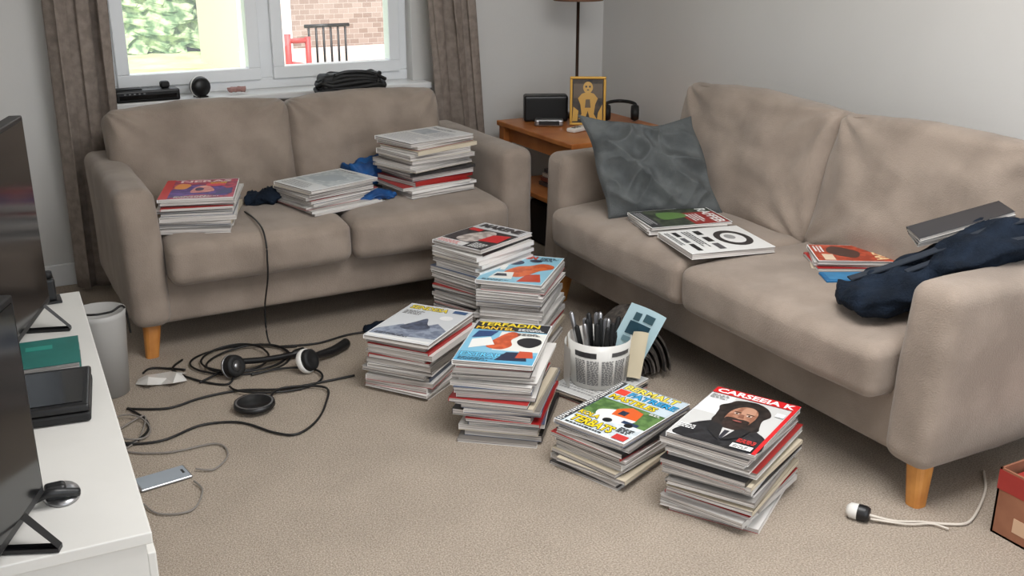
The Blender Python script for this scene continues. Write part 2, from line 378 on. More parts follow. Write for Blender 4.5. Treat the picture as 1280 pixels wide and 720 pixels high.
dF=[('r',.01,.01,.99,.99,(202,202,200)),('r',.01,.5,.3,.88,(226,226,226)),
 ('s',[(.06,.02),(.5,.0),(.98,.02),(.97,.26),(.84,.36),(.68,.42),(.42,.43),(.26,.36),(.12,.22)],(42,42,46,24,24,28)),
 ('s',[(.32,.36),(.27,.5),(.25,.6),(.22,.68),(.29,.76),(.34,.83),(.44,.86),(.55,.87),(.66,.84),(.75,.78),(.81,.68),(.77,.58),(.8,.46),(.82,.38),(.7,.32)],(46,38,36,20,16,16)),
 ('s',[(.45,.34),(.39,.46),(.38,.6),(.42,.7),(.5,.755),(.6,.75),(.67,.68),(.69,.56),(.66,.42),(.56,.31)],(176,128,104,146,98,76)),
 ('s',[(.5,.73),(.56,.75),(.63,.72),(.64,.62),(.57,.6),(.5,.62)],(186,140,116)),
 ('s',[(.39,.49),(.46,.515),(.53,.51),(.6,.515),(.67,.49),(.65,.37),(.57,.28),(.49,.29),(.42,.37)],(54,38,34,34,24,22)),
 ('r',.42,.625,.5,.637,(34,22,20)),('r',.56,.622,.65,.634,(34,22,20)),
 ('e',.46,.6,.03,.011,(220,210,200)),('e',.605,.598,.03,.011,(220,210,200)),('e',.462,.6,.014,.011,(24,16,14)),('e',.607,.598,.014,.011,(24,16,14)),
 ('p',[(.525,.6),(.55,.6),(.575,.535),(.5,.535)],(130,86,68)),('e',.54,.465,.055,.011,(150,82,76)),
 ('p',[(.46,.30),(.61,.3),(.56,.12),(.52,.12)],(200,198,196)),('p',[(.51,.27),(.57,.27),(.56,.12),(.52,.12)],(50,50,58)),
 ('p',[(.3,.36),(.46,.33),(.54,.08),(.36,.2)],(30,30,33)),('p',[(.76,.36),(.61,.32),(.55,.08),(.72,.2)],(30,30,33)),
 ('r',.0,.885,1.0,1.0,RD),('t','CARSEEIA K',.04,.9,.96,.985,WH),('r',.955,.0,1,.89,RD),
 ('l',.04,.14,.26,.22,3,(240,240,240)),('r',.7,.03,.93,.1,WH),('l',.72,.04,.91,.09,3,BK),('l',.72,.13,.93,.2,3,(220,60,60)),('l',.03,.78,.25,.86,4,(120,120,120)),('r',.84,.7,.94,.77,WH)]
dE=[('r',.01,.01,.99,.99,(170,206,226)),('r',.1,.3,.99,.62,(104,140,78,74,108,58)),('r',.1,.01,.99,.3,(226,234,236,204,214,220)),
 ('s',[(.3,.3),(.45,.25),(.7,.28),(.78,.4),(.62,.5),(.42,.48),(.26,.4)],(238,238,234)),('p',[(.45,.38),(.78,.4),(.74,.56),(.55,.6),(.42,.5)],(226,100,42)),
 ('r',.66,.3,.88,.35,(40,60,90)),('e',.5,.27,.06,.04,BK),('e',.78,.29,.055,.037,BK),('r',.5,.42,.6,.5,(40,50,70)),
 ('r',.1,.62,.99,.99,(206,222,232)),('r',.1,.985,.99,.99,BK),('T','BERMALT',.14,.88,.9,.975,(246,226,90)),('T','FATRERE',.3,.765,.97,.855,(52,164,220)),('r',.12,.75,.28,.86,(232,70,50)),
 ('r',.01,.01,.1,.99,(60,60,62)),('l',.02,.02,.09,.98,30,WH),
 ('T','TERBATS',.14,.07,.72,.19,YE),('T','MASTELES',.14,.64,.8,.73,YE),('l',.74,.14,.97,.24,4,BK),('r',.8,.02,.97,.11,(206,60,56)),('l',.14,.02,.7,.055,1,BK),('T','KOLA',.12,.22,.4,.29,YE),('l',.8,.57,.96,.61,2,WH)]
dD=[('r',.01,.01,.99,.99,(132,192,220)),('r',.4,.3,.99,.76,(234,234,228)),('r',.01,.78,.99,.99,(36,38,44)),('T','TERFADIN',.04,.89,.86,.98,YE),('T','MANTEL',.04,.79,.55,.865,(240,196,50)),('l',.6,.8,.95,.87,3,WH),
 ('s',[(.3,.38),(.5,.32),(.62,.42),(.58,.56),(.66,.7),(.54,.76),(.42,.64)],(218,100,58,190,80,44)),('s',[(.66,.54),(.72,.44),(.86,.4),(.97,.5),(.95,.6),(.84,.64),(.72,.62)],(28,28,32)),('p',[(.1,.3),(.4,.42),(.3,.6),(.08,.52)],(240,240,236)),
 ('p',[(.06,.56),(.3,.62),(.36,.76),(.1,.74)],(40,70,120)),('r',.01,.01,.99,.22,(96,172,210)),('T','EXTRABLE',.05,.12,.7,.21,(110,200,236)),('p',[(.5,.06),(.9,.08),(.84,.28),(.6,.26)],(34,44,70)),('p',[(.74,.14),(.96,.16),(.92,.3),(.76,.3)],(200,80,50)),('l',.05,.03,.5,.1,3,BK),('l',.62,.68,.95,.74,3,(90,90,90))]
dC=[('r',.01,.01,.99,.99,(212,215,218)),('p',[(.02,.2),(.3,.42),(.5,.34),(.75,.55),(.98,.4),(.98,.15),(.02,.08)],(150,160,178,110,120,140)),('s',[(.3,.34),(.42,.52),(.52,.64),(.62,.5),(.72,.4),(.5,.3)],(84,94,116,58,66,84)),
 ('T','SENDESA',.06,.86,.66,.96,(236,214,70)),('r',.02,.02,.98,.07,WH),('l',.06,.7,.4,.82,4,(90,90,90)),('e',.76,.72,.1,.06,(238,238,238)),('l',.08,.1,.6,.16,2,(60,60,66)),('r',.74,.88,.95,.96,(60,90,130))]
dB=[('r',.01,.01,.99,.99,(146,200,222)),('s',[(.3,.32),(.5,.2),(.66,.26),(.8,.46),(.96,.56),(.94,.68),(.76,.72),(.6,.62),(.42,.55)],(226,108,50,200,84,36)),('e',.32,.7,.15,.09,(34,50,84)),('p',[(.15,.1),(.5,.12),(.45,.35),(.2,.32)],(236,236,230)),
 ('p',[(.6,.05),(.95,.1),(.85,.35),(.66,.3)],(198,70,40)),('T','BARDEN',.08,.86,.6,.96,(236,80,50)),('e',.62,.8,.1,.05,(34,44,70)),('l',.08,.03,.5,.08,2,BK),('l',.66,.82,.95,.95,5,(50,60,80)),('r',.2,.4,.28,.56,(240,240,236)),('p',[(.2,.18),(.4,.2),(.36,.28),(.22,.27)],(30,40,60))]
dA=[('r',.01,.01,.99,.99,(58,56,60,34,32,36)),('r',.01,.74,.99,.99,(206,206,208)),('T','MARENE',.08,.82,.9,.96,(60,60,66)),('s',[(.22,.25),(.5,.18),(.68,.4),(.62,.66),(.42,.7),(.26,.5)],(210,200,194,160,148,142)),('p',[(.6,.3),(.95,.36),(.9,.68),(.62,.6)],RD),('r',.02,.02,.6,.16,(226,224,222)),('l',.05,.04,.5,.14,3,RD),('l',.66,.06,.95,.24,5,WH),('r',.06,.62,.3,.72,RD)]
dG=[('r',.01,.01,.99,.99,(196,66,92,140,40,80)),('s',[(.1,.1),(.5,.2),(.9,.12),(.8,.6),(.4,.7),(.15,.5)],(110,76,160,74,50,120)),('s',[(.4,.3),(.7,.35),(.6,.65),(.45,.6)],(236,170,160,210,120,120)),('s',[(.15,.55),(.3,.5),(.36,.72),(.2,.78)],(236,150,70)),('t','NERAS',.2,.84,.9,.95,(250,220,220)),('r',0,0,.12,1,(206,44,48)),('e',.7,.7,.14,.1,(226,70,90)),('l',.2,.04,.8,.14,3,WH),('p',[(.7,.14),(.95,.2),(.95,.5),(.8,.4)],(60,60,120)),('e',.5,.46,.06,.08,(70,50,90)),('l',.62,.74,.92,.82,2,YE)]
dH=[('r',.01,.01,.99,.99,(214,216,216)),('r',.06,.28,.94,.9,(196,202,204,168,176,180)),('s',[(.2,.4),(.6,.45),(.7,.7),(.3,.72)],(160,170,176)),('l',.1,.05,.85,.24,5,(150,150,150)),('l',.1,.91,.6,.97,1,(110,110,112))]
dI=[('r',.01,.01,.99,.99,(216,215,214)),('l',.1,.08,.9,.46,9,(170,170,174)),('r',.1,.5,.5,.78,(176,180,186,150,156,164)),('l',.55,.5,.9,.78,7,(170,170,174)),('t','Reportag',.1,.84,.7,.92,(120,120,124))]
stack('magazine_stack',1.765,1.985,27.6,0,.235,18,dF,jit=.014,spread=.7,lean=(0,.01),accent=(3,10))
stack('magazine_stack',1.625,2.32,20.5,0,.15,12,dE,jit=.01,lean=(0,-.01),accent=(7,))
stack('magazine_stack',1.43,2.71,50,0,.27,20,dD,jit=.012,lean=(.02,0),spread=.6,accent=(4,9))
stack('magazine_stack',1.33,3.15,38,0,.205,14,dC,jit=.012,accent=(8,11))
stack('magazine_stack',1.80,3.27,45,0,.30,21,dB,jit=.012,accent=(6,))
stack('magazine_stack',1.725,3.44,23,.0,.395,28,dA,w=.24,l=.31,jit=.01)
stack('magazine_stack',.78,3.93,72,.455,.585,10,dG,l=.31,w=.27,jit=.014,accent=(6,))
stack('magazine_stack',1.285,3.96,18,.458,.56,8,dH,l=.33,jit=.014,spread=.5)
stack('magazine_stack',1.735,4.0,14,.458,.695,15,dI,l=.33,jit=.02,jr=8,lean=(0,-.01),accent=(3,))
dM1=[('r',.01,.01,.99,.99,(76,84,66,48,54,44)),('r',.3,.55,.98,.98,(150,44,40)),('r',.02,.02,.98,.16,(60,60,62)),('t','RAFFEB',.1,.82,.95,.95,WH),('s',[(.2,.3),(.6,.28),(.5,.6),(.25,.55)],(96,130,70)),('l',.1,.04,.9,.14,3,(170,170,170)),('l',.4,.6,.9,.76,4,WH)]
stack('magazine_pile',2.325,3.005,-12,.466,.497,3,dM1,w=.23,l=.32,jit=.008,jr=6)
dM2=[('r',.01,.01,.99,.99,(228,228,226)),('e',.5,.72,.33,.2,(40,40,42)),('e',.5,.72,.22,.13,(228,228,226)),('e',.45,.7,.1,.06,(150,150,150)),('r',.1,.38,.28,.46,BK),('r',.38,.38,.58,.46,BK),('r',.66,.38,.9,.46,(80,80,84)),('l',.1,.24,.9,.34,3,(70,70,74)),('r',.1,.12,.3,.18,BK),('r',.36,.12,.56,.18,(90,90,94)),('r',.62,.12,.9,.18,BK),('l',.1,.03,.8,.09,2,(120,120,120))]
stack('open_magazine',2.27,2.725,-12,.470,.490,1,dM2,w=.28,l=.31,base=WH)
dM3=[('r',.01,.01,.99,.99,(186,76,48,150,54,32)),('s',[(.1,.3),(.5,.2),(.8,.5),(.4,.6)],(70,46,40)),('t','RESENA',.08,.76,.9,.93,(240,210,160)),('r',.6,.1,.95,.24,(220,196,170)),('l',.1,.05,.5,.18,3,WH)]
stack('magazine_pile',2.525,2.345,-32,.464,.505,4,dM3,w=.18,l=.25,jit=.012,jr=8,accent=(1,))
mb=MB();mb.box(-.045,.045,-.085,.085,0,.014,mat('blue_case',(24,100,150),.4,var=.1),bev=.004);mb.box(-.036,.036,-.072,.072,.014,.0145,mat('blue_print',(50,124,170),.4,var=.2,vscale=40))
mb.obj('blue_notebook',None,TR(2.40,2.225,.466,rz=62))

# ---------------------------------------------------------------- cushion
def pillow(mb,sx,s,t,m,T,seed=0,N=90,shear=0):
    V=[];F=[]
    for side in (1,-1):
        o=len(V)
        for j in range(N+1):
            for i in range(N+1):
                u=-1+2*i/N;v=-1+2*j/N
                pin=.08
                x=sx*u*(1-pin*(1-v*v));y=s*v*(1-pin*(1-u*u))-.02*(1-u*u)*(v>0)*v
                h=t*(max(0,(1-u*u))*max(0,(1-v*v)))**.42
                p=Vector((x*5+seed,y*5,side*3))
                w=noise.noise(p)*.03
                wx=noise.noise(p*.8+Vector((9,2,1)))*.8
                w+=(.3-abs(noise.noise(Vector((p.x*1.5+p.y*1.3+wx,p.y*.7-p.x*.5,side+2)))))*.10
                w+=(.3-abs(noise.noise(Vector((p.x*2.6-p.y*1.9+wx,p.y*1.4+p.x*.8,side+7)))))*.055-.015
                e=min(1,(1-u*u)*(1-v*v)*3)
                V.append((x-shear*y+noise.noise(Vector((y*6,x*2,seed)))*.02,y+noise.noise(Vector((x*6,y*2,seed+4)))*.02,side*(h+w*e)))
        for j in range(N):
            for i in range(N):F.append([o+j*(N+1)+i,o+j*(N+1)+i+1,o+(j+1)*(N+1)+i+1,o+(j+1)*(N+1)+i])
    mb.add(V,F,m,T,True)
mb=MB();X=Vector((.93,-.37,0)).normalized();Yv=Vector((.10,.50,.85));Yv=(Yv-X*Yv.dot(X)).normalized();Zv=X.cross(Yv)
R=Matrix((X,Yv,Zv)).transposed().to_4x4()
pillow(mb,.228,.205,.07,M_cush,Matrix.Rotation(math.radians(-1),4,'Z'),3,shear=.24);mb.obj('throw_cushion',None,Matrix.Translation((2.365,3.25,.637))@R)

# ---------------------------------------------------------------- cloth bundles
def bundle(mb,path,hw,ht,m,seed=0,amp=.02,n=32,k=12):
    P=spline(path,k);V=[];F=[];N=len(P)
    for i,p in enumerate(P):
        t=i/(N-1);d=(P[min(i+1,N-1)]-P[max(i-1,0)]).normalized()
        x=d.cross(Vector((0,0,1))).normalized();y=x.cross(d)
        W_=hw(t) if callable(hw) else hw;H_=ht(t) if callable(ht) else ht
        e=min(1,math.sin(min(1,t/.08)*math.pi/2))*min(1,math.sin(min(1,(1-t)/.08)*math.pi/2));e=max(e,.12)
        for q in range(n):
            a=2*math.pi*q/n;cx,sy=math.cos(a),math.sin(a)
            r=1+.35*noise.noise(Vector((cx*2+seed,sy*2,t*9)))
            v=p+x*cx*W_*e*r+y*sy*H_*e*r
            v+=y*amp*(noise.noise(Vector((v.x*14,v.y*14,v.z*14+seed)))+.6*(.4-abs(noise.noise(Vector((v.x*9,v.y*26,seed))))))
            V.append(v)
    for i in range(N-1):
        for q in range(n):F.append([i*n+q,i*n+(q+1)%n,(i+1)*n+(q+1)%n,(i+1)*n+q])
    F.append(list(range(n)));F.append([(N-1)*n+q for q in range(n)])
    mb.add(V,F,m,None,True)
M_strap=mat('strap_webbing',(34,42,54),.7,var=.2,vscale=60)
mb=MB()
bundle(mb,[(2.14,2.01,.515),(2.25,1.97,.525),(2.38,1.92,.58),(2.48,1.85,.668),(2.65,1.80,.68),(2.95,1.76,.68)],lambda t:.075+.055*math.sin(min(1,t*1.5)*1.5),lambda t:.042+.010*t,M_navy,1,.022)
bundle(mb,[(2.24,1.93,.51),(2.38,1.88,.56),(2.48,1.80,.66),(2.7,1.73,.67),(2.95,1.70,.675)],.055,.032,M_navy,5,.02)
bundle(mb,[(2.40,2.04,.51),(2.50,1.98,.56),(2.60,1.91,.65),(2.9,1.86,.67)],.07,.032,M_navy,8,.018)
mb.ribbon(spline([(2.20,2.04,.555),(2.30,1.98,.596),(2.40,1.88,.668),(2.52,1.81,.728),(2.7,1.78,.738),(2.95,1.77,.738)],8),(.006,.014,0),.004,M_strap)
mb.ribbon(spline([(2.30,1.93,.592),(2.42,1.82,.672),(2.5,1.74,.708),(2.7,1.70,.712),(2.95,1.68,.714)],8),(.004,.011,0),.004,M_strap)
mb.box(-.018,.018,-.012,.012,0,.005,M_met,TR(2.53,1.81,.732,rz=-30));mb.box(-.012,.012,-.007,.007,.004,.007,M_blk,TR(2.53,1.81,.732,rz=-30))
mb.obj('shoulder_bag')
mb=MB()
for i,(c1,c2) in enumerate(((BK,(190,188,184)),((70,70,74),(170,168,164)),((46,46,50),(200,198,192)))):
    mag(mb,TR(0,0,i*.0105,rz=-90+i*3),.11,.27,.010,c1,c2)
cover(mb,TR(0,0,.0305,rz=6-90),.11,.27,0,[('l',.1,.1,.9,.4,5,(190,190,192)),('r',.1,.5,.9,.85,(100,104,110,60,64,70))])
mb.obj('magazine_pile',None,Matrix.Translation((2.515,1.935,.688))@Matrix.Rotation(math.radians(-36),4,'Z')@Matrix.Rotation(math.radians(-17),4,'Y')@Matrix.Rotation(math.radians(4),4,'X'))
mb=MB();bundle(mb,[(.99,4.08,.489),(1.05,4.04,.494),(1.11,4.06,.489)],.05,.03,M_navy,2,.03);mb.obj('dark_sock')
mb=MB();bundle(mb,[(1.46,4.15,.50),(1.56,4.18,.53),(1.66,4.2,.53)],.09,.045,M_blue,6,.04);bundle(mb,[(1.40,3.92,.48),(1.48,3.90,.48),(1.54,3.93,.48)],.045,.016,M_blue,9,.02);mb.obj('blue_carrier_bag')

# ---------------------------------------------------------------- side table + items
root=empty('side_table')
mb=MB();mb.box(2.42,3.06,3.93,4.66,.575,.6,M_tab,bev=.005);mb.obj('table_top',root)
mb=MB();mb.box(2.46,3.02,3.97,4.62,.50,.575,M_tab);mb.obj('apron',root)
mb=MB();mb.box(2.44,3.04,3.95,4.64,.27,.295,M_tab,bev=.004);mb.obj('shelf',root)
mb=MB()
for x in (2.43,3.0):
    for y in (3.94,4.60): mb.box(x,x+.05,y,y+.05,0,.575,M_tab,bev=.004)
mb.obj('legs',root)
mb=MB()
for i in range(4): mb.box(2.55+.01*i,2.85,4.1,4.45,.298+i*.02,.316+i*.02,ink([(60,60,64),(120,60,50),(200,196,190),(50,60,80)][i]))
mb.obj('book_pile')
mb=MB();mb.box(2.52,2.95,4.05,4.5,.0,.22,M_blkm,bev=.02);mb.box(2.54,2.93,4.07,4.48,.2,.235,M_blk,bev=.01);mb.obj('storage_box')
mb=MB();mb.lathe([(0,.6),(.075,.6),(.075,.612),(.02,.622),(.008,.63),(.008,1.2),(0,1.2)],mat('bronze',(70,52,42),.35,metal=.6,var=.1),TR(2.83,4.56,0.001))
M_shade=mat('brown_shade',(112,78,58),.8,var=.1)
mb.lathe([(.125,1.178),(.10,1.40),(.098,1.40),(.123,1.178)],M_shade,TR(2.83,4.56,0))
mb.lathe([(0,1.2),(.025,1.2),(.03,1.25),(.02,1.3),(0,1.31)],M_white,TR(2.83,4.56,0))
for a in (0,120,240): mb.tube([(2.83,4.56,1.2),(2.83+.122*math.cos(math.radians(a)),4.56+.122*math.sin(math.radians(a)),1.2)],.002,M_met)
mb.obj('table_lamp')
mb=MB();M_gold=mat('gold_frame',(206,158,66),.4,metal=.3,var=.15)
frame(mb,-.088,.088,0,.235,.013,-.008,.008,M_gold);mb.box(-.08,.08,0,.006,.01,.225,mat('dark_art',(84,72,58),.6,rgb2=(44,44,46),vscale=30))
def art(pts,c,z=0): mb.add([(x,-.002-z,y) for x,y in pts],[list(range(len(pts)))],ink(c))
art([(-.07,.13),(.07,.13),(.07,.2),(-.07,.2)],(96,78,56),.0005)
art([(-.045,.03),(-.03,.055),(-.036,.10),(-.048,.13),(-.03,.152),(-.012,.158),(.012,.158),(.03,.152),(.048,.13),(.036,.10),(.03,.055),(.045,.03),(.012,.03),(.0,.07),(-.012,.03)],(206,158,64),.001)
art([(.024*math.cos(a/3),.182+.028*math.sin(a/3)) for a in range(19)],(208,162,72),.0015)
art([(-.075,.02),(-.05,.02),(-.045,.07),(-.07,.09)],(206,160,64),.001);art([(.045,.02),(.072,.02),(.07,.1),(.05,.06)],(206,160,64),.001)
for x in (-.009,.009): art([(x+.005*math.cos(a/3),.186+.005*math.sin(a/3)) for a in range(19)],(50,40,34),.002)
art([(-.008,.168),(.008,.168),(0,.174)],(60,50,40),.002)
art([(-.014,.085),(.014,.085),(.01,.125),(-.01,.125)],(100,80,52),.002)
mb.box(-.01,.01,.01,.09,0,.004,M_blk)
mb.obj('picture_frame',None,TR(2.735,4.30,.603,rz=-30,rx=-8))
mb=MB();mb.box(-.11,.11,-.045,.045,0,.13,M_blk,bev=.012);mb.box(-.095,.095,-.048,-.044,.02,.11,M_blkm);mb.obj('radio',None,TR(2.63,4.53,.601,rz=-25))
mb=MB();mb.box(-.025,.025,-.06,.06,0,.02,M_white,bev=.006)
for i in range(6): mb.box(-.01+(i%2)*.012,-.002+(i%2)*.012,-.04+(i//2)*.02,-.03+(i//2)*.02,.02,.0215,M_blk)
mb.obj('remote_control',None,TR(2.62,4.20,.601,rz=-70))
mb=MB();mb.box(-.07,.07,-.03,.03,0,.035,M_met,bev=.01);mb.box(-.05,.05,-.032,-.028,.008,.028,M_blk);mb.obj('alarm_clock',None,TR(2.57,4.39,.601,rz=-30))
mb=MB()
for sx in (-1,1): mb.lathe([(0,-.02),(.035,-.018),(.042,0),(.035,.018),(0,.02)],M_blkm,TR(sx*.07,0,.043,ry=90))
mb.tube(spline([(-.075,0,.05),(-.07,.05,.08),(0,.1,.085),(.07,.05,.08),(.075,0,.05)],8),.009,M_blk)
mb.obj('over_ear_headphones',None,TR(2.95,4.33,.602,rz=-30))

# ---------------------------------------------------------------- window sill things
mb=MB();mb.box(-.135,.135,-.045,.045,0,.05,M_blk,bev=.008);mb.box(-.12,.12,-.047,-.043,.012,.03,M_scr);mb.box(-.13,-.02,-.03,.03,.05,.057,M_blkm,bev=.003);mb.box(.06,.1,-.02,.02,.05,.08,M_blkm,bev=.01)
for i in range(5): mb.box(-.1+i*.02,-.092+i*.02,-.048,-.044,.034,.038,M_met)
mb.obj('set_top_box',None,TR(.765,4.80,.80))
mb=MB();mb.lathe([(0,-.03),(.035,-.03),(.044,-.015),(.046,0),(.044,.015),(.035,.03),(0,.03)],M_blk,TR(0,0,.046,rx=90));mb.lathe([(.02,-.032),(.036,-.032),(.036,-.029),(.02,-.029)],M_met,TR(0,0,.046,rx=90));mb.lathe([(.046,-.004),(.0475,-.004),(.0475,.004),(.046,.004)],M_white,TR(0,0,.046,rx=90));mb.box(-.02,.02,-.03,.03,0,.006,M_blk)
mb.obj('round_speaker',None,TR(.995,4.79,.80,rz=20))
mb=MB();bundle(mb,[(1.12,4.79,.818),(1.16,4.80,.822),(1.2,4.79,.818)],.018,.012,mat('pink_cloth',(176,134,128),.8,var=.1),3,.01);mb.obj('pink_cloth')
mb=MB()
for k in range(5):
    z=.836+k*.015;o=.012*math.sin(k*2)
    loop=[(1.585+o+(.155-.008*k)*math.copysign(abs(math.cos(a*math.pi/12))**.5,math.cos(a*math.pi/12)),4.47+.05*math.copysign(abs(math.sin(a*math.pi/12))**.6,math.sin(a*math.pi/12)),z+.006*math.sin(a*1.3+k)) for a in range(24)]
    mb.tube(spline(loop,3,True),.011,M_blkm,closed=True)
puff(mb,(1.585,4.47,.868),(.14,.048,.04),.02,M_blkm,ns=.006,nf=14,N=12)
mb.tube(spline([(1.5,4.43,.905),(1.56,4.42,.918),(1.66,4.42,.91),(1.74,4.43,.875)],6),.008,M_blk)
mb.obj('folded_black_bag')

# ---------------------------------------------------------------- tv cabinet
Tcab=TR(.207,1.79,0,rz=-2.1)
root=empty('tv_cabinet',Tcab)
mb=MB();mb.box(-.40,0,0,1.52,.425,.45,M_cab,bev=.003);mb.obj('top_panel',root)
mb=MB();mb.box(-.39,-.012,.01,1.51,.06,.425,M_cab);mb.box(-.37,-.04,.04,1.48,0,.06,M_cab);mb.obj('carcass',root)
mb=MB()
for i in range(3): mb.box(-.012,.004,.012+i*.5,.502+i*.5,.07,.40,M_cab,bev=.003);mb.box(.004,.016,.2+i*.5,.32+i*.5,.3,.31,M_met)
mb.obj('drawer_fronts',root)
def screen(name,P0,P1,z0,z1,foot):
    d=(Vector(P1)-Vector(P0)).to_3d();L=d.length;a=math.degrees(math.atan2(d.y,d.x))
    root=empty(name,TR(P0[0],P0[1],0,rz=a))
    mb=MB();mb.box(0,L,-.035,0,z0,z1,M_blk,bev=.004);mb.box(.012,L-.012,0,.002,z0+.02,z1-.012,M_scr);mb.box(.1,L-.1,-.06,-.03,z0+.08,z1-.12,M_blk,bev=.01);mb.obj('panel',root)
    mb=MB()
    for x in foot:
        mb.add([(x-.012,-.012,z0+.02),(x+.012,-.012,z0+.02),(x+.03,.07,.452),(x+.05,.07,.452),(x+.03,-.10,.452),(x+.05,-.10,.452),(x+.03,.07,.46),(x+.05,.07,.46),(x+.03,-.10,.46),(x+.05,-.10,.46)],
          [[2,3,7,6],[4,5,9,8],[0,1,7,6],[0,1,9,8],[0,6,2],[2,4,8,6],[3,5,9,7],[2,3,5,4]],M_blk)
    mb.obj('stand',root);return root
screen('flat_screen_tv',(.165,3.08),(-.105,2.27),.505,1.035,(.06,.7))
screen('computer_monitor',(.045,1.96),(-.15,1.52),.49,.89,(.10,))
mb=MB();mb.lathe([(0,0),(.05,0),(.05,.006),(.03,.01),(0,.012)],M_met,Matrix.Diagonal((.7,1.0,1,1)));mb.box(-.03,.01,-.03,.0,.0,.035,M_blk,bev=.008);mb.tube(spline([(-.06,-.02,.01),(-.02,-.04,.03),(.03,-.03,.014)],6),.009,M_blk);mb.obj('webcam_mount',None,TR(.075,2.01,.451))
def books(name,x,y,z,rz,layers,w,l):
    mb=MB();zz=0
    for (th,c,s) in layers:
        m=mat('book_%02x%02x%02x'%c,c,.5,var=.12,vscale=20)
        mb.box(-w/2*s,w/2*s,-l/2*s,l/2*s,zz,zz+.003,m);mb.box(-w/2*s+.004,w/2*s-.004,-l/2*s+.004,l/2*s-.004,zz+.003,zz+th-.003,PAGES);mb.box(-w/2*s,w/2*s,-l/2*s,l/2*s,zz+th-.003,zz+th,m,bev=.001);mb.box(-w/2*s,-w/2*s+.004,-l/2*s,l/2*s,zz,zz+th,m);zz+=th
    mb.box(-w*.2,w*.15,l*.1,l*.25,zz,zz+.0006,mat('book_label',(40,140,126),.5,var=.1))
    return mb.obj(name,None,TR(x,y,z,rz=rz))
books('teal_book',.105,2.70,.452,-5,[(.022,(30,30,36),1),(.022,(28,104,96),1)],.18,.19)
mb=MB();mb.box(-.09,.09,-.12,.12,0,.022,M_blkm,bev=.006);mb.box(-.09,.09,-.12,.12,.024,.042,M_blk,bev=.006);mb.box(-.075,.075,-.10,.10,.042,.0435,M_scr);mb.obj('black_tablet_case',None,TR(.10,2.46,.452,rz=-8))
mb=MB();mb.box(-.018,.018,-.025,.025,0,.07,M_blk,bev=.008);mb.lathe([(0,0),(.016,0),(.014,.018),(0,.02)],M_blkm,TR(0,0,.07));mb.box(-.03,.03,-.035,.035,-.004,.003,M_blk,bev=.001);mb.obj('desk_microphone',None,TR(.175,3.25,.455))
mb=MB();mb.lathe([(0,.002),(.068,.002),(.085,.28),(.088,.30),(.081,.30),(.064,.01),(0,.01)],mat('bin_plastic',(172,170,167),.5,var=.04),TR(.33,3.54,0));mb.tube(spline([(.275,3.52,.30),(.315,3.47,.31),(.365,3.49,.305),(.41,3.52,.306),(.425,3.55,.2)],6),.004,M_wire);mb.obj('waste_bin')

# ---------------------------------------------------------------- pen pot & co
PX,PY=1.835,2.775
mb=MB()
M_pr=ink((218,216,211))
mb.lathe([(0,.032),(.096,.032),(.110,.195),(.107,.195),(.093,.036),(0,.036)],M_pr,TR(PX,PY,0),n=48)
def onpot(a0,a1,z0,z1,c):
    V=[];n=4
    for i in range(n+1):
        a=math.radians(a0+(a1-a0)*i/n)
        for z in (z0,z1):
            rad=.0968+.014*(z-.032)/.163+.0006;V.append((rad*math.cos(a),rad*math.sin(a),z))
    mb.add(V,[[2*i,2*i+2,2*i+3,2*i+1] for i in range(n)],ink(c),TR(PX,PY,0))
onpot(-172,-128,.15,.17,(60,60,62));onpot(-100,-60,.155,.17,(90,90,92))
for blk in (-172,-146,-118,-92,-64,-38):
    for r in range(20):
        z=.05+r*.0046;a=blk
        while a<blk+21:
            e=a+random.uniform(3,8);onpot(a,min(e,blk+22),z,z+.0026,(104,104,106));a=e+1.6
for i in range(16):
    a=i*2.4;r=.015+.004*i;dx,dy=r*math.cos(a)-.015,r*math.sin(a)
    c=random.choice([M_blk,M_blkm,M_met,mat('grey_pen',(110,110,114),.4,var=.1)])
    p0=Vector((PX+dx*.6,PY+dy*.6,.045));p1=Vector((PX+dx*1.25,PY+dy*1.25,.22+.06*random.random()))
    mb.tube([p0,p1,p1+(p1-p0).normalized()*.008],lambda t:.009 if t<.7 else .003,c)
def sheet(w,h,bend,taper,c,T,nx=8):
    V=[];F=[]
    for j in range(nx+1):
        for i in range(nx+1):
            u,v=i/nx,j/nx;V.append(((-w/2+w*u)*(1-taper*v),bend*math.sin(u*2.5),h*v))
    for j in range(nx):
        for i in range(nx):F.append([j*(nx+1)+i,j*(nx+1)+i+1,(j+1)*(nx+1)+i+1,(j+1)*(nx+1)+i])
    mb.add(V,F,ink(c),T,True)
TL=TR(PX+.06,PY-.03,.07,rz=-38)@Matrix.Rotation(math.radians(24),4,'Y')
sheet(.13,.24,.018,0,(186,214,222),TL)
for (x0,x1,z0,z1,c) in ((-.04,.035,.13,.18,(40,70,84)),(-.035,-.012,.185,.215,(60,90,100)),(.0,.035,.19,.22,(60,90,100)),(-.04,.0,.1,.12,(110,140,150))):
    f=lambda x:.018*math.sin((x+.065)/.13*2.5)-.003
    xm_=(x0+x1)/2
    mb.add([(x0,f(x0),z0),(xm_,f(xm_)-.001,z0),(x1,f(x1),z0),(x1,f(x1),z1),(xm_,f(xm_)-.001,z1),(x0,f(x0),z1)],[[0,1,4,5],[1,2,3,4]],ink(c),TL)
sheet(.08,.17,.01,.3,(224,212,184),TR(PX+.075,PY-.08,.05,rz=-20)@Matrix.Rotation(math.radians(12),4,'Y'))
sheet(.10,.16,.02,.2,(228,226,222),TR(PX-.10,PY+.03,.04,rz=60)@Matrix.Rotation(math.radians(-16),4,'Y'))
mb.obj('pen_pot')
stack('magazine_pile',PX-.01,PY-.02,20,0,.03,3,[('r',.01,.01,.99,.99,(206,206,204)),('l',.1,.1,.9,.9,12,(150,150,150))],w=.22,l=.28)
